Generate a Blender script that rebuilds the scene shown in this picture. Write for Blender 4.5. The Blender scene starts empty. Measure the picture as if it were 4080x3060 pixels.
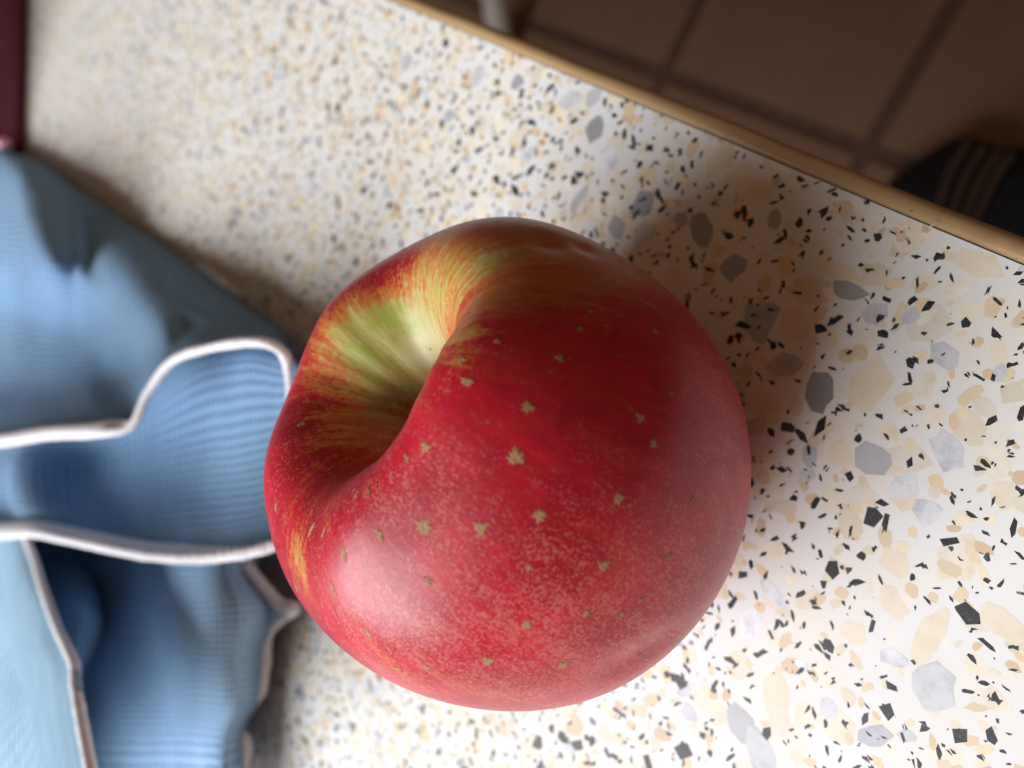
import bpy, math, random
import numpy as np
from mathutils import Vector, Matrix
from mathutils.bvhtree import BVHTree
random.seed(7); rng = np.random.default_rng(11)
scene = bpy.context.scene
C = scene.collection

# ------------------------------------------------------------------ camera
F = 3000.0; CX = 2040.0; CY = 1530.0; CAMZ = 0.123
d1 = np.array([-3000., -2576., 3000.]); d1 /= np.linalg.norm(d1)
d2 = np.array([-3865., 7996., 3000.]); d2 -= (d2 @ d1) * d1; d2 /= np.linalg.norm(d2)
R = np.stack([d1, d2, np.cross(d1, d2)])          # photo axes -> world axes
cam_d = bpy.data.cameras.new('camera'); cam = bpy.data.objects.new('camera', cam_d); C.objects.link(cam)
cam.matrix_world = Matrix(((R[0,0], -R[0,1], -R[0,2], 0), (R[1,0], -R[1,1], -R[1,2], 0),
                           (R[2,0], -R[2,1], -R[2,2], CAMZ), (0, 0, 0, 1)))
cam_d.sensor_width = 36; cam_d.lens = 36 * F / 4080; cam_d.clip_start = 0.005; cam_d.clip_end = 30
cam_d.dof.use_dof = True; cam_d.dof.focus_distance = 0.103; cam_d.dof.aperture_fstop = 13.5
scene.camera = cam

# ------------------------------------------------------------------ room light
w = bpy.data.worlds.new('World'); scene.world = w; w.use_nodes = True
bg = w.node_tree.nodes['Background']; bg.inputs[0].default_value = (0.56, 0.34, 0.185, 1); bg.inputs[1].default_value = 0.235
la = bpy.data.lights.new('window_light', 'AREA'); la.shape = 'RECTANGLE'; la.size = 2.1; la.size_y = 1.75
la.energy = 114; la.color = (0.93, 0.96, 1.0)
lo = bpy.data.objects.new('window_light', la); C.objects.link(lo)
lo.location = (0.08, 1.75, 1.60)
lo.rotation_euler = (Vector((0.12, 0.05, 0)) - lo.location).to_track_quat('-Z', 'Y').to_euler()
vs = scene.view_settings
vs.view_transform = 'Standard'; vs.look = 'None'; vs.exposure = 0.0; vs.gamma = 1.0

# ------------------------------------------------------------------ helpers
def at(px, py, z=0.0):
    d = R @ np.array([(px - CX) / F, (py - CY) / F, 1.0]); t = (z - CAMZ) / d[2]
    return np.array([0, 0, CAMZ]) + t * d
def ray(px, py):
    d = R @ np.array([(px - CX) / F, (py - CY) / F, 1.0]); return Vector((0, 0, CAMZ)), Vector(d / np.linalg.norm(d))
def tag(o, label=None, cat=None, group=None, kind=None):
    if label: o['label'] = label
    if cat: o['category'] = cat
    if group: o['group'] = group
    if kind: o['kind'] = kind
    return o
def empty(name, loc=(0, 0, 0)):
    o = bpy.data.objects.new(name, None); o.location = loc; o.empty_display_size = .01; C.objects.link(o); return o
def mesh_obj(name, V, Fc, mat, parent=None, smooth=False):
    me = bpy.data.meshes.new(name); me.from_pydata([tuple(map(float, v)) for v in V], [], [tuple(f) for f in Fc]); me.update()
    if mat: me.materials.append(mat)
    if smooth: me.polygons.foreach_set('use_smooth', [True] * len(me.polygons))
    o = bpy.data.objects.new(name, me); C.objects.link(o)
    if parent is not None:
        o.parent = parent; o.matrix_parent_inverse = Matrix.Translation(-Vector(parent.location))
    return o
class Mat:
    def __init__(s, name, rough=.5, spec=.5):
        s.m = bpy.data.materials.new(name); s.m.use_nodes = True; s.t = s.m.node_tree; s.n = s.t.nodes; s.l = s.t.links
        s.b = s.n['Principled BSDF']; s.b.inputs['Roughness'].default_value = rough; s.b.inputs['Specular IOR Level'].default_value = spec
    def put(s, sock, v):
        if v is None: return
        if hasattr(v, 'is_linked') or hasattr(v, 'links'): s.l.new(v, sock)
        else: sock.default_value = v
    def attr(s, name, out='Fac'):
        a = s.n.new('ShaderNodeAttribute'); a.attribute_name = name; return a.outputs[out]
    def coord(s, scale=(1, 1, 1), src=None, rot=(0, 0, 0)):
        mp = s.n.new('ShaderNodeMapping'); mp.inputs['Scale'].default_value = scale; mp.inputs['Rotation'].default_value = rot
        if src is None: src = s.n.new('ShaderNodeTexCoord').outputs['Object']
        s.l.new(src, mp.inputs['Vector']); return mp.outputs[0]
    def noise(s, vec, scale, detail=3, rough=.55, dist=0):
        t = s.n.new('ShaderNodeTexNoise'); s.l.new(vec, t.inputs['Vector']); t.inputs['Scale'].default_value = scale
        t.inputs['Detail'].default_value = detail; t.inputs['Roughness'].default_value = rough; t.inputs['Distortion'].default_value = dist
        return t.outputs['Fac']
    def vor(s, vec, scale, feature='F1', out='Distance', rnd=1):
        t = s.n.new('ShaderNodeTexVoronoi'); t.feature = feature; s.l.new(vec, t.inputs['Vector']); t.inputs['Scale'].default_value = scale
        t.inputs['Randomness'].default_value = rnd; return t.outputs[out]
    def math(s, op, a, b=0.0, c=None, clamp=False):
        t = s.n.new('ShaderNodeMath'); t.operation = op; t.use_clamp = clamp; s.put(t.inputs[0], a); s.put(t.inputs[1], b)
        if c is not None: s.put(t.inputs[2], c)
        return t.outputs[0]
    def ss(s, v, a, b, lo=0.0, hi=1.0):
        t = s.n.new('ShaderNodeMapRange'); t.interpolation_type = 'SMOOTHSTEP'; s.put(t.inputs[0], v)
        for i, x in zip((1, 2, 3, 4), (a, b, lo, hi)): s.put(t.inputs[i], x)
        return t.outputs[0]
    def mix(s, f, a, b, mode='MIX'):
        t = s.n.new('ShaderNodeMix'); t.data_type = 'RGBA'; t.blend_type = mode; s.put(t.inputs[0], f)
        s.put(t.inputs[6], a if not isinstance(a, tuple) else (*a[:3], 1)); s.put(t.inputs[7], b if not isinstance(b, tuple) else (*b[:3], 1)); return t.outputs[2]
    def bump(s, h, strength=.3, dist=.0002, prev=None):
        t = s.n.new('ShaderNodeBump'); s.put(t.inputs['Height'], h); t.inputs['Strength'].default_value = strength; t.inputs['Distance'].default_value = dist
        if prev is not None: s.l.new(prev, t.inputs['Normal'])
        return t.outputs[0]
    def color(s, v): s.put(s.b.inputs['Base Color'], (*v, 1) if isinstance(v, tuple) and len(v) == 3 else v)
    def normal(s, v): s.l.new(v, s.b.inputs['Normal'])

def grid_interp(P, nu, nv):
    """Catmull-Rom surface through a grid of 3-D control points P[row][col]."""
    P = np.array(P, float)
    def cr(A, n):
        k = A.shape[0]; A = np.concatenate([2*A[:1]-A[1:2], A, 2*A[-1:]-A[-2:-1]]); t = np.linspace(0, k-1-1e-9, n)
        i = t.astype(int); x = (t-i).reshape(-1, *([1]*(A.ndim-1))); p0, p1, p2, p3 = A[i], A[i+1], A[i+2], A[i+3]
        return .5*((2*p1)+(-p0+p2)*x+(2*p0-5*p1+4*p2-p3)*x**2+(-p0+3*p1-3*p2+p3)*x**3)
    Q = cr(P, nv); Q = np.swapaxes(cr(np.swapaxes(Q, 0, 1), nu), 0, 1); return Q
def curve_interp(P, n):
    P = np.array(P, float); A = np.concatenate([2*P[:1]-P[1:2], P, 2*P[-1:]-P[-2:-1]]); t = np.linspace(0, len(P)-1-1e-9, n)
    i = t.astype(int); x = (t-i)[:, None]; p0, p1, p2, p3 = A[i], A[i+1], A[i+2], A[i+3]
    return .5*((2*p1)+(-p0+p2)*x+(2*p0-5*p1+4*p2-p3)*x**2+(-p0+3*p1-3*p2+p3)*x**3)
def tube(name, pts, rad, mat, parent, seg=10, wob=0.0, flat=1.0, caps=True):
    n = len(pts); V = []; Fc = []
    for i, p in enumerate(pts):
        t = pts[min(i+1, n-1)] - pts[max(i-1, 0)]; t = t / (np.linalg.norm(t)+1e-12)
        a = np.cross(t, [0, 0, 1.]); a /= np.linalg.norm(a)+1e-12; b = np.cross(a, t)
        r = (rad[i] if hasattr(rad, '__len__') else rad) * (1 + wob*math.sin(i*1.9) + wob*.6*math.sin(i*.37+2))
        for k in range(seg):
            th = 2*math.pi*k/seg; V.append(p + a*r*math.cos(th) + b*r*flat*math.sin(th))
    for i in range(n-1):
        for k in range(seg): Fc.append((i*seg+k, i*seg+(k+1) % seg, (i+1)*seg+(k+1) % seg, (i+1)*seg+k))
    if caps: Fc.append(tuple(range(seg))[::-1]); Fc.append(tuple((n-1)*seg+k for k in range(seg)))
    return mesh_obj(name, V, Fc, mat, parent, True)
def box(name, lo, hi, mat, parent=None, bevel=0.0, seg=3):
    x0, y0, z0 = lo; x1, y1, z1 = hi
    V = [(x0,y0,z0),(x1,y0,z0),(x1,y1,z0),(x0,y1,z0),(x0,y0,z1),(x1,y0,z1),(x1,y1,z1),(x0,y1,z1)]
    Fc = [(0,3,2,1),(4,5,6,7),(0,1,5,4),(1,2,6,5),(2,3,7,6),(3,0,4,7)]
    o = mesh_obj(name, V, Fc, mat, parent)
    if bevel:
        b = o.modifiers.new('bevel', 'BEVEL'); b.width = bevel; b.segments = seg; b.limit_method = 'ANGLE'
    return o

# ------------------------------------------------------------------ materials
def m_top():
    m = Mat('laminate_white', .36, .32); v = m.coord()
    a = m.noise(v, 60, 3); c = m.mix(m.ss(a, .4, .75), (.735, .73, .715), (.76, .71, .62))
    b = m.noise(v, 14, 2); c = m.mix(m.ss(b, .45, .75), c, (.70, .705, .72)); m.color(c)
    m.put(m.b.inputs['Roughness'], m.ss(m.noise(v, 35, 4), .3, .7, .30, .42)); m.normal(m.bump(m.noise(v, 900, 2), .08, .0001)); return m.m
def m_chip(name, sc, amt, dark, grain=0.0):
    m = Mat(name, .36, .32); v = m.coord(); c = m.attr('tint', 'Color')
    n = m.noise(v, sc, 4, .65); c = m.mix(m.ss(n, .42, .70, 0, amt), c, dark)
    if grain: c = m.mix(m.ss(m.noise(v, 2600, 2), .55, .72, 0, grain), c, (.35, .36, .37))
    m.color(c); m.normal(m.bump(m.noise(v, 900, 2), .08, .0001)); return m.m
def m_edge():
    m = Mat('beech_lipping', .34, .5); v = m.coord((6, 160, 160)); n = m.noise(v, 2.2, 5, .6, .6)
    c = m.mix(n, (.36, .22, .10), (.50, .34, .17)); n2 = m.noise(m.coord((30, 900, 900)), 1, 3)
    c = m.mix(m.ss(n2, .55, .8, 0, .4), c, (.30, .14, .05)); v2 = m.coord()
    c = m.mix(m.ss(m.noise(v2, 40, 4, .7), .55, .75, 0, .55), c, (.24, .13, .06)); c = m.mix(m.ss(m.vor(v2, 330), .03, .10, .7, 0), c, (.12, .06, .03)); m.color(c); m.normal(m.bump(n2, .2, .0001)); return m.m
def m_plain(name, col, rough=.5, spec=.5, var=.15, sc=30, bump=.1, bd=.0005):
    m = Mat(name, rough, spec); v = m.coord(); n = m.noise(v, sc, 4, .6)
    m.color(m.mix(n, tuple(x*(1-var) for x in col), tuple(min(1, x*(1+var)) for x in col))); m.normal(m.bump(n, bump, bd)); return m.m
def m_cloth(name, col, fr=(420, 420), depth=.9, lightcol=None):
    m = Mat(name, .85, .15); uv = m.n.new('ShaderNodeUVMap').outputs[0]
    sp = m.n.new('ShaderNodeSeparateXYZ')
    wob = m.noise(uv, 60, 2); add = m.n.new('ShaderNodeVectorMath'); add.operation = 'MULTIPLY_ADD'
    m.l.new(m.noise(uv, 45, 2), add.inputs[0]); add.inputs[1].default_value = (.0012, .0012, 0); m.l.new(uv, add.inputs[2])
    m.l.new(add.outputs[0], sp.inputs[0])
    tau = 2*math.pi
    sv = m.math('SINE', m.math('MULTIPLY', sp.outputs[1], fr[1]*tau)); sv01 = m.math('MULTIPLY_ADD', sv, .5, .5)
    su = m.math('SINE', m.math('MULTIPLY', sp.outputs[0], fr[0]*tau)); su01 = m.math('MULTIPLY_ADD', su, .5, .5)
    rib = m.math('POWER', sv01, .7); pit = m.math('MULTIPLY', m.math('POWER', m.math('SUBTRACT', 1.0, sv01), 1.4), m.math('MULTIPLY_ADD', m.math('SUBTRACT', 1.0, su01), .95, .05)); cell = m.math('SUBTRACT', 1.0, pit)
    fz = m.noise(uv, 1500, 3, .7)
    c = m.mix(m.math('MULTIPLY', pit, 1.25, None, True), col, tuple(x*.27 for x in col))
    c = m.mix(m.ss(m.noise(uv, 25, 3), .35, .7, 0, .35), c, lightcol or tuple(min(1, x*1.2) for x in col))
    c = m.mix(m.ss(fz, .45, .75, 0, .35), c, tuple(min(1, x*1.25+.03) for x in col)); m.color(c)
    h = m.math('ADD', cell, m.math('MULTIPLY', fz, .35)); m.normal(m.bump(h, depth, .0007))
    m.b.inputs['Sheen Weight'].default_value = .25; m.b.inputs['Sheen Roughness'].default_value = .5; m.b.inputs['Sheen Tint'].default_value = (.7, .85, 1, 1)
    return m.m
def m_hem():
    m = Mat('hem_thread', .85, .15); v = m.coord(); n = m.noise(v, 700, 3, .7); st = m.vor(v, 900)
    m.color(m.mix(n, (.80, .78, .81), (.92, .91, .93))); m.normal(m.bump(m.math('ADD', n, st), .5, .0004)); return m.m

def apple_skin():
    m = Mat('apple_skin', .34, .48); pos = m.coord(); su0 = m.attr('streak', 'Vector')
    va = m.n.new('ShaderNodeVectorMath'); va.operation = 'MULTIPLY_ADD'; nt = m.n.new('ShaderNodeTexNoise'); nt.inputs['Scale'].default_value = 260
    nt.inputs['Detail'].default_value = 3; m.l.new(pos, nt.inputs['Vector']); m.l.new(nt.outputs['Color'], va.inputs[0]); va.inputs[1].default_value = (.07, .07, .15); m.l.new(su0, va.inputs[2])
    su = va.outputs[0]; yel = m.attr('yellow'); mot = m.attr('mottle'); dull = m.attr('russet_shade')
    # long meridian streaks
    st1 = m.noise(m.coord((8, 8, 3.5), su), 1.0, 4, .65, .3)
    st2 = m.noise(m.coord((22, 22, 7), su), 1.0, 5, .72, .5)
    st3 = m.noise(m.coord((62, 62, 20), su), 1.0, 4, .7, .3)
    f1 = m.noise(pos, 2500, 4, .8); f2 = m.noise(pos, 1050, 4, .7); big = m.noise(pos, 70, 3, .6)
    # red ground
    red = m.mix(m.ss(big, .35, .68), (.42, .004, .021), (.60, .010, .029))
    red = m.mix(m.ss(st2, .42, .70, 0, .40), red, (.31, .005, .020))
    red = m.mix(m.ss(st1, .50, .74, 0, .5), red, (.58, .045, .030))
    # pale net-like mottling
    pa = m.math('ADD', m.math('MULTIPLY', f1, .86), m.math('MULTIPLY', f2, .14))
    pa = m.math('ADD', pa, m.math('MULTIPLY', m.math('SUBTRACT', m.noise(pos, 120, 4, .65), .5), .22))
    pa = m.math('ADD', pa, m.math('MULTIPLY', m.math('SUBTRACT', mot, .5), .11))
    pa = m.math('ADD', pa, m.math('MULTIPLY', m.math('SUBTRACT', st3, .5), .22))
    pa = m.math('ADD', pa, m.math('MULTIPLY', m.math('SUBTRACT', m.noise(m.coord((14, 14, 9), su), 1.0, 3, .6), .5), .16))
    pm = m.ss(pa, .54, .61, 0, .50)
    red = m.mix(pm, red, (.70, .25, .21))
    # yellow-green ground streaking through
    yg = m.mix(m.ss(st2, .35, .65), (.38, .37, .075), (.57, .50, .19))
    yg = m.mix(m.ss(m.noise(pos, 200, 3), .48, .68, 0, .7), yg, (.34, .42, .06))
    ye = m.math('ADD', yel, m.math('MULTIPLY', m.math('SUBTRACT', st2, .5), .8))
    ye = m.math('ADD', ye, m.math('ADD', m.math('MULTIPLY', m.math('SUBTRACT', st3, .5), .45), m.math('MULTIPLY', m.math('SUBTRACT', st1, .5), .7)))
    ye = m.math('ADD', ye, m.math('MULTIPLY', m.math('SUBTRACT', f2, .5), .7))
    ym = m.ss(ye, .34, .74)
    og = m.math('ADD', m.attr('orange'), m.math('MULTIPLY', m.math('SUBTRACT', st3, .5), .9)); og = m.math('ADD', og, m.math('MULTIPLY', m.math('SUBTRACT', st1, .5), .8))
    red = m.mix(m.ss(og, .15, .85, 0, .85), red, m.mix(m.ss(st2, .4, .6), (.52, .14, .045), (.50, .27, .085)))
    mid = m.mix(m.ss(ye, .16, .44), red, (.60, .18, .045))
    c = m.mix(ym, mid, yg)
    c = m.mix(m.ss(m.attr('pale'), .15, .9, 0, .75), c, (.72, .66, .36))
    # russeting deep in the cavity, with the cavity's shade painted in
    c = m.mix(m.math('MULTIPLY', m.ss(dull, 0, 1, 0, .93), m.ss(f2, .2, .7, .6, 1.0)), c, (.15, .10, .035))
    # tiny dark specks
    sp = m.vor(pos, 260); spk = m.math('MULTIPLY', m.ss(sp, .05, .085, 1, 0), m.ss(m.noise(pos, 90, 1), .58, .66, 0, .7))
    c = m.mix(spk, c, (.09, .055, .03))
    m.color(c)
    m.put(m.b.inputs['Roughness'], m.ss(f2, .3, .7, .32, .42))
    b = m.bump(m.math('ADD', m.math('MULTIPLY', f1, .6), st3), .22, .00012); b = m.bump(m.noise(pos, 160, 3), .16, .0005, b); m.normal(b)
    m.b.inputs['Sheen Weight'].default_value = .03; m.b.inputs['Sheen Roughness'].default_value = .4
    m.b.inputs['Subsurface Weight'].default_value = .06; m.b.inputs['Subsurface Radius'].default_value = (.004, .0012, .0008); m.b.inputs['Subsurface Scale'].default_value = 1
    return m.m

M_top = m_top()
M_black = m_chip('black_stone', 500, .5, (.045, .048, .052), .22)
M_grey = m_chip('grey_stone', 260, .55, (.36, .37, .39), .10)
M_tan = m_chip('tan_stone', 240, .45, (.66, .53, .36))
M_edge = m_edge()
M_cloth = m_cloth('blue_microfibre_shaded', (.20, .36, .56), (140, 270), 1.0)  # darker copy of the cloth colour, shade of the upper folds put in
M_cloth2 = m_cloth('blue_microfibre_lit', (.31, .52, .76), (170, 330), .9)  # lit copy of the same cloth, brightness put into the colour
M_clothc = m_cloth('blue_microfibre_lit_pale', (.35, .57, .76), (110, 105), .9)  # paler lit copy, light on the left corner put into its colour
M_hem = m_hem()

# ------------------------------------------------------------------ worktop with its chips
YE = -0.0098
top = empty('countertop', (0.3, 0.3, 0)); tag(top, 'white terrazzo patterned worktop with black, tan and grey chips', None, None, 'structure')
box('worktop_slab', (-.35, YE, -.038), (1.25, .64, 0), M_top, top)
# lipping: half-round beech strip along the front edge, a hairline gap beside the slab
prof = [(YE-.0003, -.0005)]
rr = .0023
prof = [(YE-.00018, -.0370), (YE-.00018, -.0003), (YE-.0005, .00015), (YE-.0012, .0002)]
for k in range(1, 11):
    a = math.pi/2*k/10; prof.append((YE-.0012-rr*math.sin(a), .0002-rr*(1-math.cos(a))))
prof += [(YE-.0012-rr, -.036)]
xs = np.linspace(-.35, 1.25, 640); V = []; Fc = []
for i, x in enumerate(xs):
    nick = 0
    for j, (y, z) in enumerate(prof):
        wv = .00008*math.sin(x*90)+.00005*math.sin(x*233+1)
        V.append((x, y - (wv if j > 2 else 0), z + (wv if j > 1 else 0)))
n = len(prof)
for i in range(len(xs)-1):
    for j in range(n-1): Fc.append((i*n+j, i*n+j+1, (i+1)*n+j+1, (i+1)*n+j))
lip = mesh_obj('edge_lipping', V, Fc, M_edge, top, True)
M_gap = m_plain('gap_dark', (.10, .09, .08), .8, .2)  # dark strip filling the hairline gap
box('joint_line', (-.35, YE-.0002, -.03), (1.25, YE-.00001, -.0002), M_gap, top)

# the larger stones one can recognise, each where it lies in the worktop
BIG = [(2368,520,52,1.2,.30),(2458,905,50,1.4,.44),(2562,935,58,1.3,.62),(2795,915,72,1.5,.34),(2925,1065,62,1.2,.38),(3085,875,44,1.6,.40),(3380,1160,58,2.2,.36),(3125,1455,64,1.4,.50),
       (3268,1562,78,1.3,.26),(3480,1825,74,1.2,.48),(3770,1795,74,1.6,.66),(3600,1945,62,1.4,.72),(3690,2040,60,1.1,.70),(3722,2738,95,1.2,.62),(2955,2890,78,1.4,.50),(3040,3030,95,2.0,.60),
       (1905,300,48,1.2,.58),(2060,330,38,1.2,.34),(2270,400,48,1.6,.62),(2370,380,50,1.2,.52),(2420,640,66,1.3,.76),(1620,245,44,1.2,.56),(2310,790,46,2.8,.50),(1790,460,34,1.2,.5),(3000,1700,50,1.5,.6),
       (3560,2620,50,2,.72),(3300,2820,42,1.2,.7),(2745,2840,40,1.4,.6),(1990,860,36,1.2,.58),(3080,2370,52,2.2,.74),(2990,2490,60,1.3,.80)]
BIGT = [(3470,1530,100,1.5),(3095,2780,85,1.7),(3705,2540,90,2.6),(3990,2470,80,1.8),(3560,2240,62,1.5),(3350,1560+250,60,1.3),(2860,640,62,1.5),(3020,760,58,1.3),(2960,690,50,1.2),(3560,2400,60,1.8),(3900,1050,80,1.8),(3400,2520,55,1.3),(2700,1120,70,1.4),(3160,1290,80,1.3),(3050,1620,80,1.2),(3350,1095,70,2.0)]
KEEP = []
for px, py, rp, el, *_ in [(*b, 'g') for b in BIG] + [(*b, 't') for b in BIGT]:
    c_ = at(px, py); KEEP.append((c_[0], c_[1], rp/F*(R.T @ (c_ - np.array([0, 0, CAMZ])))[2]))
KEEP = np.array(KEEP)
def make_chips(kind, cell, hl, asp, nv, cols, zbase, mat, keep_n=300, holes=None, split=0.0, dens=1.0, sig=.42):
    xs = np.arange(-.10, .78, cell); ys = np.arange(YE+.0006, .62, cell)
    gx, gy = np.meshgrid(xs, ys); gx = gx.ravel(); gy = gy.ravel(); N = len(gx)
    keep = rng.random(N) < dens; gx = gx[keep]; gy = gy[keep]; N = len(gx)
    gx = gx + rng.uniform(-.6, .6, N)*cell; gy = gy + rng.uniform(-.6, .6, N)*cell
    L = np.exp(rng.normal(math.log(hl), sig, N)); L = np.clip(L, hl*.35, hl*2.6)
    A = rng.uniform(asp[0], asp[1], N); th = rng.uniform(0, math.pi, N)
    polys = []
    for i in range(N):
        k = int(rng.integers(nv[0], nv[1]+1)); ang = np.sort(rng.uniform(0, 2*math.pi, k))
        ang = (np.arange(k)+rng.uniform(-.36, .36, k))*2*math.pi/k
        r = rng.uniform(.72, 1.12, k); x = L[i]*r*np.cos(ang); y = L[i]/A[i]*r*np.sin(ang)
        c, s = math.cos(th[i]), math.sin(th[i]); P = np.stack([gx[i]+c*x-s*y, gy[i]+s*x+c*y], 1)
        P[:, 1] = np.maximum(P[:, 1], YE+.00012)
        pieces = [P]
        if rng.random() < split and k >= 4:       # a broken stone: cut across and spread a little
            a = rng.integers(0, k); b = (a + k//2) % k; lo, hi = min(a, b), max(a, b)
            p1 = P[lo:hi+1]; p2 = np.concatenate([P[hi:], P[:lo+1]])
            off = np.array([-math.sin(th[i]+.5), math.cos(th[i]+.5)])*L[i]*.22
            pieces = [q for q in (p1-off, p2+off) if len(q) >= 3]
        if kind != 'pale_chip' and np.any((KEEP[:, 0]-gx[i])**2 + (KEEP[:, 1]-gy[i])**2 < (KEEP[:, 2]*1.05+L[i]*.5)**2): continue
        for q in pieces: polys.append((q, L[i]))
    score = []
    for q, l in polys:
        c = q.mean(0); dx = math.hypot(c[0], c[1], CAMZ)
        cc = R.T @ np.array([c[0], c[1], -CAMZ]); vis = cc[2] > .01 and abs(cc[0]/cc[2]*F) < CX and abs(cc[1]/cc[2]*F) < CY
        score.append((l/dx if vis else 0))
    order = np.argsort(-np.array(score)); solo = set(order[:keep_n].tolist()) if keep_n else set()
    V = []; Fc = []; Cl = []; v0 = 0
    for i, (q, l) in enumerate(polys):
        z = zbase + rng.random()*4e-6; base = np.array(cols[int(rng.integers(len(cols)))])*rng.uniform(.88, 1.1)
        q = np.stack([q[:, 0], q[:, 1], np.full(len(q), z)], 1)
        ar = np.sum(q[:, 0]*np.roll(q[:, 1], -1)-np.roll(q[:, 0], -1)*q[:, 1])
        if ar < 0: q = q[::-1]
        if i in solo and score[i] > 0:
            o = mesh_obj(kind, q, [tuple(range(len(q)))], mat, top)
            at_ = o.data.color_attributes.new('tint', 'FLOAT_COLOR', 'POINT')
            at_.data.foreach_set('color', np.tile([*np.clip(base, 0, 1), 1.], len(q)))
        else:
            V += [tuple(p) for p in q.tolist()]; Fc.append(tuple(range(v0, v0+len(q)))); v0 += len(q); Cl += [[*np.clip(base, 0, 1), 1.]]*len(q)
    o = mesh_obj(kind + 's_small', V, Fc, mat, top); o['kind'] = 'stuff'; o.name = kind + '_scatter'
    a_ = o.data.color_attributes.new('tint', 'FLOAT_COLOR', 'POINT'); a_.data.foreach_set('color', np.array(Cl, np.float32).ravel())
    return len(polys)
make_chips('pale_chip', .0046, .0017, (1.0, 1.9), (7, 9), [(.75, .69, .58), (.755, .715, .64), (.74, .67, .54)], 3e-6, M_tan, 0, dens=.8)
make_chips('tan_chip', .0037, .00115, (1.0, 2.4), (7, 10), [(.72, .57, .38), (.74, .62, .43), (.68, .51, .36), (.76, .67, .51)], 9e-6, M_tan, 290, dens=.75)
make_chips('grey_chip', .0092, .0018, (1.0, 1.7), (6, 8), [(.52, .54, .58), (.60, .62, .66), (.36, .38, .41), (.66, .68, .71)], 1.5e-5, M_grey, 290, dens=.42)
make_chips('black_chip', .00275, .00084, (1.2, 3.4), (4, 6), [(.026, .028, .032), (.020, .022, .025), (.04, .042, .046)], 2.1e-5, M_black, 290, split=.35, dens=.95, sig=.36)
make_chips('black_grit', .0040, .00028, (1.0, 1.8), (4, 5), [(.03, .032, .036), (.06, .06, .065)], 2.7e-5, M_black, 0, dens=.8)

def big_chip(kind, px, py, rp, el, col, mat, z):
    c = at(px, py); dep = at(px, py)[2]; tt = R.T @ (c - np.array([0, 0, CAMZ])); L = rp/F*tt[2]*.98; k = 9; th = rng.uniform(0, math.pi)
    a = (np.arange(k)+rng.uniform(-.3, .3, k))*2*math.pi/k; r = rng.uniform(.72, 1.12, k)
    x = L*r*np.cos(a)*math.sqrt(el); y = L*r*np.sin(a)/math.sqrt(el)
    V = np.stack([c[0]+math.cos(th)*x-math.sin(th)*y, np.maximum(c[1]+math.sin(th)*x+math.cos(th)*y, YE+.0002), np.full(k, z)], 1)
    o = mesh_obj(kind, V, [tuple(range(k))], mat, top)
    o.data.color_attributes.new('tint', 'FLOAT_COLOR', 'POINT').data.foreach_set('color', np.tile([*col, 1.], k))
for i, (px, py, rp, el, g) in enumerate(BIG): big_chip('grey_chip', px, py, rp, el, (g*.97, g*.99, g*1.03), M_grey, 1.92e-5+i*4e-8)
for i, (px, py, rp, el) in enumerate(BIGT): big_chip('tan_chip', px, py, rp, el, (.75, .67, .54), M_tan, 1.32e-5+i*4e-8)
# ------------------------------------------------------------------ the apple
APC = np.array([.0680, .0488, .0335]); axis = R @ np.array([-.655, -.425, -.625]); axis /= np.linalg.norm(axis)
ex = np.cross(axis, [0, 0, 1.]); ex /= np.linalg.norm(ex); ey = np.cross(axis, ex)
prof = [(0, -.0050), (.0018, -.0030), (.0032, .0010), (.0049, .0095), (.0075, .0182), (.0115, .0245), (.0164, .0283), (.0218, .0288),
        (.0275, .0255), (.0328, .0190), (.0366, .0100), (.0381, .0000), (.0373, -.0095), (.0340, -.0185), (.0285, -.0265), (.0222, -.0318),
        (.0162, -.0340), (.0115, -.0335), (.0070, -.0300), (.0035, -.0272), (0, -.0268)]
NS, NP = 330, 560
pc = curve_interp(prof, NS); pc[:, 0] = np.maximum(pc[:, 0], 0); s01 = np.linspace(0, 1, NS)
phi = np.linspace(0, 2*math.pi, NP, endpoint=False)
SS, PH = np.meshgrid(s01, phi, indexing='ij'); rr_ = pc[:, 0][:, None]; hh = pc[:, 1][:, None]
def G(x, m, s): return np.exp(-((x-m)/s)**2)
lobes = .016*np.cos(5*PH+.6)*G(SS, .33, .25) + .018*np.cos(2*PH+1.1) + .012*np.cos(3*PH+2.0)*G(SS, .5, .4)
rad = rr_*(1+lobes); hgt = hh + .0011*np.cos(2*PH+.4)*G(SS, .3, .16) + .0009*np.cos(5*PH+.6)*G(SS, .30, .12) + .0006*np.cos(3*PH)*G(SS, .3, .2)
# fine furrows running down into the cavity
hgt = hgt + .00018*np.sin(17*PH+3*np.sin(2*PH))*G(SS, .2, .1)
P = APC + rad[..., None]*(np.cos(PH)[..., None]*ex + np.sin(PH)[..., None]*ey) + hgt[..., None]*axis
Vv = P.reshape(-1, 3)
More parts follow.
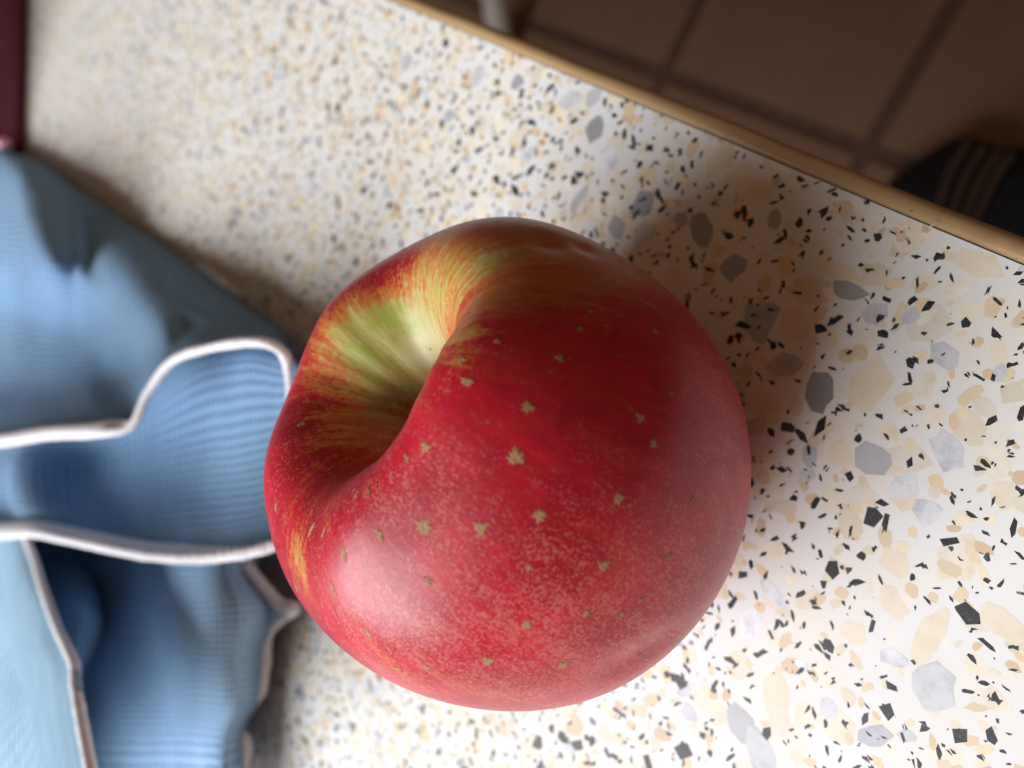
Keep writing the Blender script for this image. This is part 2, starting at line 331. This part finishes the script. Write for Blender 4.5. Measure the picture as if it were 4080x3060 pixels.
# slight lopsidedness of this apple, measured round the line of sight
vz = np.array(APC) - np.array([0, 0, CAMZ]); vd = vz/np.linalg.norm(vz); vx = R[:, 0]-vd*(R[:, 0] @ vd); vx /= np.linalg.norm(vx); vy = np.cross(vd, vx)
def lop(V):
    q = V-APC; a = np.arctan2(q @ vy, q @ vx); wgt = 1-np.clip((q @ vd)/np.linalg.norm(q, axis=1), -1, 1)**2
    k = np.interp(a, np.radians(np.arange(360.)), LOPS, period=2*math.pi); return APC + q*(1+(k*wgt)[:, None])
LOPA = np.radians(np.arange(0, 360, 15)); LOPK = np.array([-0.046, -0.053, -0.046, -0.044, -0.021, -0.009, -0.001, 0.025, 0.05, 0.067, 0.065, 0.016, -0.001, 0.029, 0.007, -0.017, 0.023, 0.016, 0.0, -0.033, -0.061, -0.032, -0.031, -0.034])
LOPS = np.interp(np.radians(np.arange(360.)), LOPA, LOPK, period=2*math.pi); LOPS = np.fft.irfft(np.fft.rfft(LOPS)*np.exp(-(np.arange(181)/8.0)**2), 360)
Vv = lop(Vv)
Fq = []
for i in range(NS-1):
    for j in range(NP):
        a = i*NP+j; b = i*NP+(j+1) % NP; Fq.append((a, a+NP, b+NP, b))
bvh = BVHTree.FromPolygons([Vector(v) for v in Vv[:]], Fq)
def hit(px, py):
    o, d = ray(px, py); h = bvh.ray_cast(o, d); return h
apple_root = empty('apple', (float(APC[0]), float(APC[1]), 0.0))
tag(apple_root, 'ripe red apple with yellow green streaks round its deep stem cavity', 'apple')
def push(lst):
    for px, py, sg, vec in lst:
        h = hit(px, py)
        if h[0] is None: continue
        d = np.linalg.norm(Vv - np.array(h[0]), axis=1); Vv[:] = Vv + np.exp(-(d/sg)**2)[:, None]*(R @ np.array(vec))[None, :]
push([(1690, 1790, .0085, (-.0018, -.0020, -.0004)), (1500, 2000, .0090, (-.0008, -.0012, -.0002))])
bvh = BVHTree.FromPolygons([Vector(v) for v in Vv], Fq)
# dents
def blob_field(lst):
    f = np.zeros(len(Vv))
    for px, py, sg, wt in lst:
        h = hit(px, py)
        if h[0] is None: continue
        d = np.linalg.norm(Vv - np.array(h[0]), axis=1); f += wt*np.exp(-(d/sg)**2)
    return f
Yf = blob_field([(1640,1330,.0065,.55),(1750,1230,.006,.32),(1500,1300,.005,.38),(1700,1480,.005,.75),(1480,1520,.0045,.35),(1850,1150,.007,.22),(2020,1080,.007,.16),(1400,1330,.006,.30),(1400,1680,.006,.10),(1300,1850,.005,.10),(1500,1750,.005,.15),(1600,1600,.005,.45),
                 (2200,1020,.007,.10),(2400,1060,.007,.08),(1900,1000,.006,.14),(1720,1050,.006,.18),(1830,1330,.0035,.30),
                 (1190,2230,.0045,.42),(1230,2420,.0035,.16),(1130,2050,.004,.12),(2100,930,.012,.20),(1700,980,.010,.20),(2450,1000,.009,.12),(1350,1350,.007,.16),(1760,1540,.002,.14),(1830,1440,.0022,.18),(1880,1330,.003,.16),(1560,1880,.002,.12),(1250,1480,.007,.18),(1330,1700,.005,.22),(1500,1000,.006,.10),(1300,2050,.005,.10),(1560,2620,.004,.14),(1650,2680,.004,.14)])
Yf += .55*G(SS, .06, .07).ravel() + .10*G(SS, .17, .07).ravel()
Mf = blob_field([(2000,2500,.012,.5),(1500,2600,.010,.5),(2400,2600,.012,.5),(2700,2300,.012,.35),(1700,2000,.008,.25),(2900,1800,.010,.3),(2200,1500,.012,-.5),(2300,1250,.01,-.4),(2500,1700,.010,-.4),(1300,1300,.01,.3)])+.42
Rf = 1.0*G(SS, .0, .135).ravel() + blob_field([(1640,1610,.0045,.45),(1520,1660,.0050,.40),(1560,1560,.004,.2),(1420,1740,.004,.22)])  # pit russeting, deepened by blobs that paint shade on the cavity wall
De = blob_field([(2180,960,.0030,-.0007),(2330,985,.0022,-.0005),(2480,2650,.004,-.0006),(2640,2560,.004,-.0005),(2250,900,.002,.0003)])
cen = APC; Nn = Vv-cen; Nn /= np.linalg.norm(Nn, axis=1)[:, None]+1e-9
Vv = Vv + Nn*De[:, None]
M_apple = apple_skin()
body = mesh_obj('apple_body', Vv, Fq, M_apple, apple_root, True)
for nm, arr in (('orange', np.clip(blob_field([(2100,930,.012,.9),(2450,1020,.009,.8),(1800,960,.010,.6),(1400,1280,.008,.5),(1280,1480,.007,.4),(2700,1180,.007,.5),(2900,1500,.007,.25),(1200,2330,.006,.5),(2250,1080,.009,.5),(2000,1180,.006,.4),(1900,2750,.010,.25),(2600,2550,.010,.3)]), 0, 1)), ('pale', np.clip(blob_field([(1700,1400,.0035,.8),(1760,1350,.003,.5),(1620,1390,.003,.3)]), 0, 1)), ('yellow', Yf), ('mottle', np.clip(Mf, 0, 1)), ('russet_shade', np.clip(Rf, 0, 1))):
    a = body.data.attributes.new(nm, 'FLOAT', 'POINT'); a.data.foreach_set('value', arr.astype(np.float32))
a = body.data.attributes.new('streak', 'FLOAT_VECTOR', 'POINT')
a.data.foreach_set('vector', np.stack([np.cos(PH).ravel(), np.sin(PH).ravel(), SS.ravel()*2.5], 1).astype(np.float32).ravel())
# lenticels: ragged corky stars lying on the skin
bvh = BVHTree.FromPolygons([Vector(v) for v in Vv], Fq)
def m_lent():
    m = Mat('russet_cork', .6, .3); v = m.coord(); n = m.noise(v, 2600, 3, .7)
    c = m.mix(n, (.32, .16, .06), (.56, .35, .17)); e = m.math('ADD', m.attr('edge'), m.math('MULTIPLY', m.math('SUBTRACT', n, .5), 1.6))
    m.color(m.mix(m.ss(e, .45, 1.05, 0, .85), c, (.47, .085, .05))); m.normal(m.bump(n, .5, .0002)); return m.m
M_lent = m_lent()
lent = [(1695,1782,24,1),(2055,1822,36,1),(1690,2100,36,1),(1915,2105,32,1),(2150,2052,28,1),(2465,1985,26,1),(2108,2262,14,1),(2405,2255,24,1),(2665,2215,14,1),
        (2100,2490,22,1),(2335,2445,18,1),(2478,2446,13,1),(1945,2635,26,1),(2245,2650,26,1),(1512,2130,22,2.2),(1370,2205,22,2.0),(1325,2345,22,2.0),(1705,2315,20,1.2),
        (2105,1620,28,1.3),(2550,1665,22,1),(2605,1768,18,1),(2230,1425,22,1),(2310,1312,18,1),(2610,1322,16,1),(2675,1570,12,1),(2760,1990,14,1),(1840,1435,20,1.2),
        (1860,1520,26,1.8),(2550,2390,12,1),(1465,2520,20,1.8),(1585,2665,20,1.6),(1240,2110,22,3.0),(1290,2120,16,3.4),(1420,1970,16,3.2),(1470,1960,14,3.2),(1200,1690,18,1.6),
        (1120,1590,14,1.4),(1180,2340,18,2.4),(1100,2020,16,2.2),(1700,2660,20,1.4),(2350,1240,12,1),(1980,1360,16,1.2),(2770,1680,10,1),(2725,1500,10,1),(2550,2610,12,1),(1395,2650,16,2),(1620,1825,16,2.0)]
def norm_at(p):
    h = bvh.find_nearest(p); return h[0], h[1]
for (px, py, rp, el) in lent:
    h = hit(px, py) if False else bvh.ray_cast(*ray(px, py))
    if h[0] is None: continue
    loc, nrm = h[0], h[1]
    if nrm.dot(ray(px, py)[1]) > 0: nrm = -nrm
    depth = (loc - Vector((0, 0, CAMZ))).length; r = rp*1.12/F*depth
    mer = Vector(axis) - nrm*nrm.dot(Vector(axis)); mer.normalize(); sd = nrm.cross(mer)
    k = 34; V = [loc + nrm*.00004]; ph0 = rng.uniform(0, 6.28)
    spikes = [max(.45, .78 + .13*math.sin(3*t+ph0)+.10*math.sin(7*t+ph0*2)+rng.uniform(-.24, .30)) for t in np.linspace(0, 2*math.pi, k, endpoint=False)]
    ring2 = []
    for q, sc in ((0, .5), (1, 1.0)):
        for i in range(k):
            t = 2*math.pi*i/k; x = r*spikes[i]*sc*math.cos(t)*math.sqrt(el); y = r*spikes[i]*sc*math.sin(t)/math.sqrt(el)
            p = loc + mer*x + sd*y; pn, nn = norm_at(p)
            if nn.dot(nrm) < 0: nn = -nn
            V.append(pn + nn*(.00004 + (rng.uniform(0, .00005) if q == 0 else -.00001)))
    Fc = [(0, 1+i, 1+(i+1) % k) for i in range(k)] + [(1+i, 1+k+i, 1+k+(i+1) % k, 1+(i+1) % k) for i in range(k)]
    ol = mesh_obj('lenticel', V, Fc, M_lent, apple_root)
    ol.data.attributes.new('edge', 'FLOAT', 'POINT').data.foreach_set('value', [0.]+[.35]*k+[1.]*k)

# ------------------------------------------------------------------ cloth
cl = at(500, 2000); cloth = empty('cleaning_cloth', (float(cl[0]), float(cl[1]), 0))
tag(cloth, 'crumpled light blue microfibre cloth with white overlocked hem left of apple', 'cloth')
def sheet(name, ctrl, mat, nu=150, nv=110, uvrot=0.0, thick=.0011, wr=.0005, seed=1, world=False):
    Pw = ctrl if world else [[at(px, py, z) for (px, py, z) in row] for row in ctrl]
    Q = grid_interp(Pw, nu, nv)
    r2 = np.random.default_rng(seed)
    # soft wrinkles
    U, W = np.meshgrid(np.linspace(0, 1, nu), np.linspace(0, 1, nv)); wz = 0
    for _ in range(7):
        a, b, p = r2.uniform(-14, 14), r2.uniform(-14, 14), r2.uniform(0, 6); wz = wz + np.sin(a*U+b*W+p)*r2.uniform(.3, 1)
    Q[..., 2] += wz*wr*.4; Q[..., 2] = np.maximum(Q[..., 2], .0012)
    du = np.linalg.norm(np.diff(Q, axis=1), axis=2).mean()*(nu-1); dv = np.linalg.norm(np.diff(Q, axis=0), axis=2).mean()*(nv-1)
    V = Q.reshape(-1, 3); Fc = [(j*nu+i, j*nu+i+1, (j+1)*nu+i+1, (j+1)*nu+i) for j in range(nv-1) for i in range(nu-1)]
    o = mesh_obj(name, V, Fc, mat, cloth, True)
    uvl = o.data.uv_layers.new(name='UVMap'); ids = np.empty(len(o.data.loops), int); o.data.loops.foreach_get('vertex_index', ids)
    uu = (U.ravel()*du)[ids]; vv = (W.ravel()*dv)[ids]; c, s = math.cos(uvrot), math.sin(uvrot)
    uvl.data.foreach_set('uv', np.stack([c*uu-s*vv, s*uu+c*vv], 1).ravel())
    so = o.modifiers.new('thickness', 'SOLIDIFY'); so.thickness = thick; so.offset = -1
    return o, Q
def hem(pts, r=.0013, n=220, name='hem', lift=.0004):
    Q = curve_interp([at(*p) for p in pts], n); rg = np.random.default_rng(5)
    Q[:, 2] += lift
    return tube(name, Q, r*(1+.05*rg.standard_normal(n)), M_hem, cloth, 10, .05)
def band(pts, dy, dz, name='stitched_band'):
    a = curve_interp([at(*p) for p in pts], 160); b = curve_interp([at(x, y+dy, z+dz) for x, y, z in pts], 160)
    V = []; 
    for k in range(160):
        for t in (0, .33, .66, 1.0):
            q = a[k]*(1-t)+b[k]*t; q = a[k]+(q-a[k])*min(1, (160-k)/45); V.append(q + np.array([0, 0, .0012+.0004*math.sin(math.pi*t)+.00025*math.sin(k*1.7)]))
    o = mesh_obj(name, V, [(k*4+i, k*4+i+1, (k+1)*4+i+1, (k+1)*4+i) for k in range(159) for i in range(3)], M_hem, cloth, True)
    o.modifiers.new('thickness', 'SOLIDIFY').thickness = .0006
# upper fold
A = [
 [(-300,420,.002),(0,590,.002),(160,650,.002),(320,770,.002),(480,880,.002),(650,990,.002),(820,1110,.002),(980,1225,.002),(1100,1310,.002),(1160,1380,.002)],
 [(-300,480,.014),(0,612,.015),(150,680,.012),(300,775,.009),(470,885,.006),(640,998,.0055),(810,1118,.0055),(970,1235,.0055),(1085,1320,.008),(1150,1392,.007)],
 [(-300,760,.012),(0,800,.022),(110,790,.028),(290,850,.018),(370,930,.0145),(600,1060,.015),(780,1170,.014),(950,1270,.013),(1070,1335,.013),(1140,1400,.010)],
 [(-300,1050,.012),(0,1040,.022),(140,1060,.036),(300,1080,.026),(400,1120,.021),(590,1180,.026),(760,1235,.024),(930,1305,.019),(1055,1345,.016),(1135,1405,.013)],
 [(-300,1300,.006),(0,1250,.006),(170,1270,.007),(320,1300,.010),(440,1310,.020),(610,1320,.033),(740,1320,.028),(910,1340,.024),(1045,1355,.020),(1130,1408,.016)],
 [(-300,1560,.016),(0,1530,.018),(180,1520,.020),(340,1510,.022),(480,1500,.022),(590,1450,.036),(720,1390,.034),(890,1362,.030),(1042,1360,.026),(1128,1412,.022)],
 [(-300,1800,.050),(0,1770,.050),(190,1740,.049),(390,1728,.047),(530,1695,.042),(600,1560,.040),(700,1435,.038),(870,1380,.034),(1040,1362,.030),(1126,1416,.025)]]
sheet('cloth_upper_fold', A, M_cloth, 190, 150, .0, seed=3, wr=.0011)
hem([(-300,1800,.050),(0,1770,.050),(190,1740,.049),(390,1728,.047),(530,1695,.042),(600,1560,.040),(700,1435,.038),(870,1380,.034),(1040,1364,.030),(1126,1400,.026),(1156,1470,.023),(1166,1580,.022),(1160,1720,.021)])
band([(-300,1800,.050),(0,1770,.050),(190,1740,.049),(390,1726,.047),(500,1704,.0425),(545,1685,.041)], -36, -.0012)
# middle fold
B = [
 [(-300,1600,.014),(0,1560,.014),(200,1560,.014),(400,1520,.014),(600,1450,.014),(800,1360,.016),(980,1350,.018),(1120,1408,.022),(1190,1440,.022)],
 [(-300,1780,.012),(0,1760,.018),(200,1740,.018),(400,1720,.010),(600,1600,.010),(800,1480,.016),(980,1450,.022),(1130,1480,.023),(1200,1500,.022)],
 [(-300,1900,.010),(0,1880,.024),(90,1850,.030),(400,1840,.011),(600,1800,.012),(800,1760,.015),(980,1740,.020),(1130,1720,.020),(1210,1720,.020)],
 [(-300,2020,.014),(0,2020,.028),(90,2010,.036),(400,2000,.019),(600,1980,.018),(800,1960,.018),(980,1950,.022),(1130,1930,.021),(1220,1930,.020)],
 [(-300,2110,.030),(0,2095,.035),(120,2085,.037),(400,2120,.033),(600,2150,.031),(800,2150,.029),(980,2130,.027),(1130,2100,.024),(1220,2080,.021)],
 [(-300,2160,.040),(0,2135,.041),(140,2125,.041),(400,2175,.039),(600,2215,.037),(800,2225,.034),(980,2205,.031),(1120,2165,.027),(1220,2120,.023)]]
sheet('cloth_middle_fold', B, M_cloth, 190, 110, .02, seed=8, wr=.0009)
band([(-300,2160,.040),(0,2135,.041),(140,2125,.041),(270,2150,.040),(400,2175,.039),(600,2213,.037),(800,2222,.034),(980,2203,.031),(1120,2163,.027)], -52, -.0045)
hem([(-300,2160,.040),(0,2137,.041),(140,2127,.041),(270,2150,.040),(400,2178,.039),(600,2215,.037),(800,2225,.034),(980,2205,.031),(1120,2165,.027),(1220,2120,.023)], .0014)
# lower fold, its left part sunk in shade
Cc = [
 [(0,2060,.006),(200,2060,.006),(400,2080,.006),(600,2090,.014),(760,2090,.022),(900,2090,.024),(1010,2090,.020),(1060,2090,.016)],
 [(0,2260,.006),(180,2260,.006),(380,2260,.005),(590,2260,.006),(720,2270,.028),(880,2270,.028),(965,2280,.016),(1010,2300,.012)],
 [(0,2440,.006),(200,2440,.006),(400,2440,.005),(610,2440,.005),(760,2440,.030),(930,2430,.028),(1040,2420,.014),(1120,2405,.010)],
 [(0,2600,.006),(210,2600,.006),(420,2600,.005),(640,2600,.005),(780,2600,.029),(920,2600,.027),(1010,2590,.012),(1055,2560,.007)],
 [(0,2780,.006),(230,2780,.006),(450,2780,.005),(670,2780,.005),(800,2780,.026),(920,2780,.024),(990,2780,.012),(1030,2770,.006)],
 [(0,2960,.006),(250,2960,.006),(470,2960,.005),(700,2960,.005),(800,2960,.018),(880,2960,.020),(930,2950,.012),(960,2930,.008)],
 [(0,3300,.006),(250,3300,.006),(470,3300,.005),(720,3300,.005),(820,3300,.011),(900,3300,.015),(940,3300,.012),(970,3300,.008)]]
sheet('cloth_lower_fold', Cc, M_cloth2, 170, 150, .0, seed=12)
hem([(935,2180,.018),(985,2250,.016),(1050,2330,.013),(1120,2405,.010),(1175,2425,.008),(1120,2465,.008),(1068,2530,.007),(1060,2640,.006),(1040,2755,.006),(985,2815,.007),(945,2880,.008),(985,2960,.007),(975,3060,.006),(960,3300,.006)], .0018)
# hanging pale corner at far left
D = [
 [(-500,2080,.020),(-200,2090,.024),(0,2120,.034),(70,2140,.037),(130,2160,.038)],
 [(-500,2300,.014),(-200,2300,.024),(0,2320,.038),(110,2330,.045),(185,2340,.046)],
 [(-500,2500,.016),(-200,2500,.028),(20,2500,.042),(150,2500,.049),(245,2500,.051)],
 [(-500,2700,.018),(-200,2700,.030),(60,2690,.045),(210,2670,.053),(312,2640,.055)],
 [(-500,2900,.020),(-200,2900,.032),(80,2880,.047),(230,2850,.055),(335,2820,.058)],
 [(-500,3300,.022),(-200,3300,.034),(120,3250,.049),(290,3200,.058),(400,3150,.061)]]
sheet('cloth_hanging_corner', D, M_clothc, 120, 130, 1.0, seed=20)
hem([(115,2140,.038),(150,2230,.042),(185,2340,.046),(245,2500,.051),(290,2590,.0545),(315,2650,.055),(318,2720,.056),(335,2820,.058),(365,2980,.0595),(400,3150,.061)], .0013, lift=.0010)
# unseen fold of cloth added out of view to shade the lower fold
RF = [[np.array([x, y + .012*math.sin(x*40), z*(.85+.15*math.sin(x*60+1))]) for x in (.17, .20, .25, .30, .36, .44)] for y, z in ((.302, .003), (.308, .040), (.318, .066), (.335, .078), (.36, .060), (.385, .030), (.40, .003))]
sheet('cloth_unseen_shade_fold', RF, M_cloth, 90, 90, 0, seed=31, world=True)
# rounded bulge of cloth in the hollow
ZB = .002
Bu = [[(180,2260,.010),(250,2250,.012),(300,2260,.012),(350,2300,.010),(380,2360,.004)],
      [(180,2380,.016),(250,2360,.022),(310,2360,.022),(370,2390,.016),(400,2430,.004)],
      [(200,2480,.016),(260,2470,.022),(320,2470,.022),(375,2480,.016),(405,2490,.004)],
      [(220,2600,.014),(270,2590,.018),(320,2590,.018),(360,2580,.012),(390,2570,.004)],
      [(240,2700,.004),(280,2690,.006),(320,2680,.006),(345,2660,.005),(370,2640,.004)]]
Bu = [[(x, y, z+ZB) for x, y, z in r] for r in Bu]
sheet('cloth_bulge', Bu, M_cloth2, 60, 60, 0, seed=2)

# ------------------------------------------------------------------ maroon packet at the back left
M_mar = m_plain('maroon_plastic', (.17, .012, .06), .35, .5, .4, 40, .3, .002)
M_mag = m_plain('magenta_print', (.28, .01, .07), .35, .5, .3, 60)
M_pink = m_plain('pink_highlight', (.85, .40, .48), .4, .5)
p0 = at(112, -40); p1 = at(104, 640); e = (p1-p0); e /= np.linalg.norm(e); nrm = np.array([-e[1], e[0], 0]); 
if nrm[0] < 0: nrm = -nrm
pk = empty('food_packet', (float(p0[0]), float(p0[1]), 0)); tag(pk, 'dark maroon packet standing on the worktop at the left edge', 'packet')
V = []; Fc = []; nu, nz = 40, 26; base = p0 - e*.12; Lp = .12+.105; Hh = .16; Dp = .05
def pk_face(side):
    off = len(V)
    for j in range(nz):
        for i in range(nu):
            u = i/(nu-1); z = j/(nz-1)
            bulge = (.018*(math.sin(math.pi*u)**.5)*(math.sin(math.pi*min(1, z*1.0))**.6) + .0015*math.sin(9*u+5*z)*math.sin(math.pi*z))
            c = base + e*Lp*u + nrm*(Dp/2 + side*(Dp/2*(1-z*.9) + bulge*.6 - .004*0)); V.append((c[0], c[1], .0005+Hh*z))
    for j in range(nz-1):
        for i in range(nu-1): Fc.append((off+j*nu+i, off+j*nu+i+1, off+(j+1)*nu+i+1, off+(j+1)*nu+i))
    return off
a0 = pk_face(-1); b0 = pk_face(1)
for j in range(nz-1):
    for i in (0, nu-1): Fc.append((a0+j*nu+i, a0+(j+1)*nu+i, b0+(j+1)*nu+i, b0+j*nu+i))
for j in (0, nz-1):
    for i in range(nu-1): Fc.append((a0+j*nu+i, a0+j*nu+i+1, b0+j*nu+i+1, b0+j*nu+i))
mesh_obj('packet_body', V, Fc, M_mar, pk, True)
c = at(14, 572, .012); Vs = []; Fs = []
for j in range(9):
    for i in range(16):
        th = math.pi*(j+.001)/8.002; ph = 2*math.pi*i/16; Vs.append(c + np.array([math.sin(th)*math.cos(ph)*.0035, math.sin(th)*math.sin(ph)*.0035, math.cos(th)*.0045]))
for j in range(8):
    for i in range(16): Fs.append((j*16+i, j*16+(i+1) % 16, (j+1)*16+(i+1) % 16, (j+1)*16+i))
mesh_obj('packet_highlight', Vs, Fs, M_pink, pk, True)  # pink bead modelled in place of a highlight at the packet's foot
# ------------------------------------------------------------------ floor
FZ = -.9
M_tile = m_plain('brown_tile', (.19, .105, .066), .5, .35, .22, 9, .2, .002)
M_grout = m_plain('dark_grout', (.10, .057, .040), .9, .2, .3, 60)
fl = mesh_obj('floor', [(-4, -4, FZ-.004), (6, -4, FZ-.004), (6, 4, FZ-.004), (-4, 4, FZ-.004)], [(0, 1, 2, 3)], M_grout)
fl['kind'] = 'structure'
TS = .367; gap = .022; proto = None
for ix in range(-3, 8):
    for iy in range(-6, 3):
        x0 = .843 + (ix-2)*TS - 0; y0 = -.139 + iy*TS
        if proto is None:
            proto = box('floor_tile', (0, 0, -.0035), (TS-gap, TS-gap, 0), M_tile, None, .002, 2); o = proto
        else:
            o = bpy.data.objects.new('floor_tile', proto.data); C.objects.link(o); b = o.modifiers.new('bevel', 'BEVEL'); b.width = .002; b.segments = 2
        o.parent = fl; o.location = (x0+gap/2, y0+gap/2, FZ)
# ------------------------------------------------------------------ pole behind the worktop edge
M_pole = m_plain('grey_metal', (.50, .46, .42), .4, .5, .1)
pa = at(1935, -260, -.75); pb = at(2010, 300, -.9)
po = tube('table_leg', [pa, pa*.5+pb*.5, pb], .024, M_pole, None, 20)
tag(po, 'pale grey slanted leg seen beyond the wooden worktop edge', 'leg')
# ------------------------------------------------------------------ shoe on the floor
M_shoe = m_plain('black_suede', (.006, .006, .009), .75, .25, .3, 60)
M_band = m_plain('brown_band', (.055, .032, .024), .7, .2, .2, 50)
sh = at(3950, 760, FZ); shoe = empty('shoe', (float(sh[0]), float(sh[1]), FZ))
tag(shoe, 'dark shoe with thin brown bands on the tiled floor by the worktop', 'shoe')
def fpt(px, py, z): return at(px, py, FZ+z)
S = [[fpt(3540,740,.004), fpt(3660,650,.004), fpt(3830,560,.004), fpt(3990,600,.004), fpt(4090,600,.004), fpt(4300,640,.004), fpt(4500,760,.004)],
     [fpt(3545,755,.05), fpt(3670,680,.055), fpt(3830,600,.05), fpt(3960,690,.05), fpt(4080,650,.07), fpt(4290,700,.09), fpt(4480,800,.05)],
     [fpt(3580,850,.06), fpt(3700,840,.075), fpt(3810,800,.07), fpt(3900,850,.07), fpt(4060,850,.09), fpt(4280,880,.11), fpt(4450,950,.06)],
     [fpt(3700,1050,.05), fpt(3800,1050,.07), fpt(3870,1050,.07), fpt(3930,1080,.07), fpt(4060,1080,.09), fpt(4280,1100,.10), fpt(4450,1120,.05)],
     [fpt(3750,1250,.004), fpt(3840,1250,.004), fpt(3900,1250,.004), fpt(3950,1250,.004), fpt(4060,1250,.004), fpt(4280,1250,.004), fpt(4450,1250,.004)]]
Q = grid_interp(S, 70, 50); nu, nv = 70, 50
o = mesh_obj('shoe_upper', Q.reshape(-1, 3), [(j*nu+i, j*nu+i+1, (j+1)*nu+i+1, (j+1)*nu+i) for j in range(nv-1) for i in range(nu-1)], M_shoe, shoe, True)
o.modifiers.new('thickness', 'SOLIDIFY').thickness = .004
for pts in ([(3865,560),(3790,680),(3735,860),(3725,1000)], [(3925,580),(3850,700),(3790,870),(3775,1000)], [(3985,595),(3905,720),(3840,880),(3820,1000)], [(4035,605),(3955,730),(3885,890),(3865,1000)]):
    c = curve_interp([fpt(px, py, .082) for px, py in pts], 30); tube('shoe_band', c, .0042, M_band, shoe, 8, 0, .6)
# ------------------------------------------------------------------ lint on the lipping
M_lint = m_plain('white_fibre', (.8, .75, .7), .7)
c = curve_interp([at(3702, 912, .0012), at(3712, 898, .0016), at(3728, 890, .0014), at(3740, 884, .0009)], 12)
tag(tube('lint_fibre', c, .00006, M_lint, None, 5), 'tiny white lint fibre lying on the wooden worktop edge', 'lint')
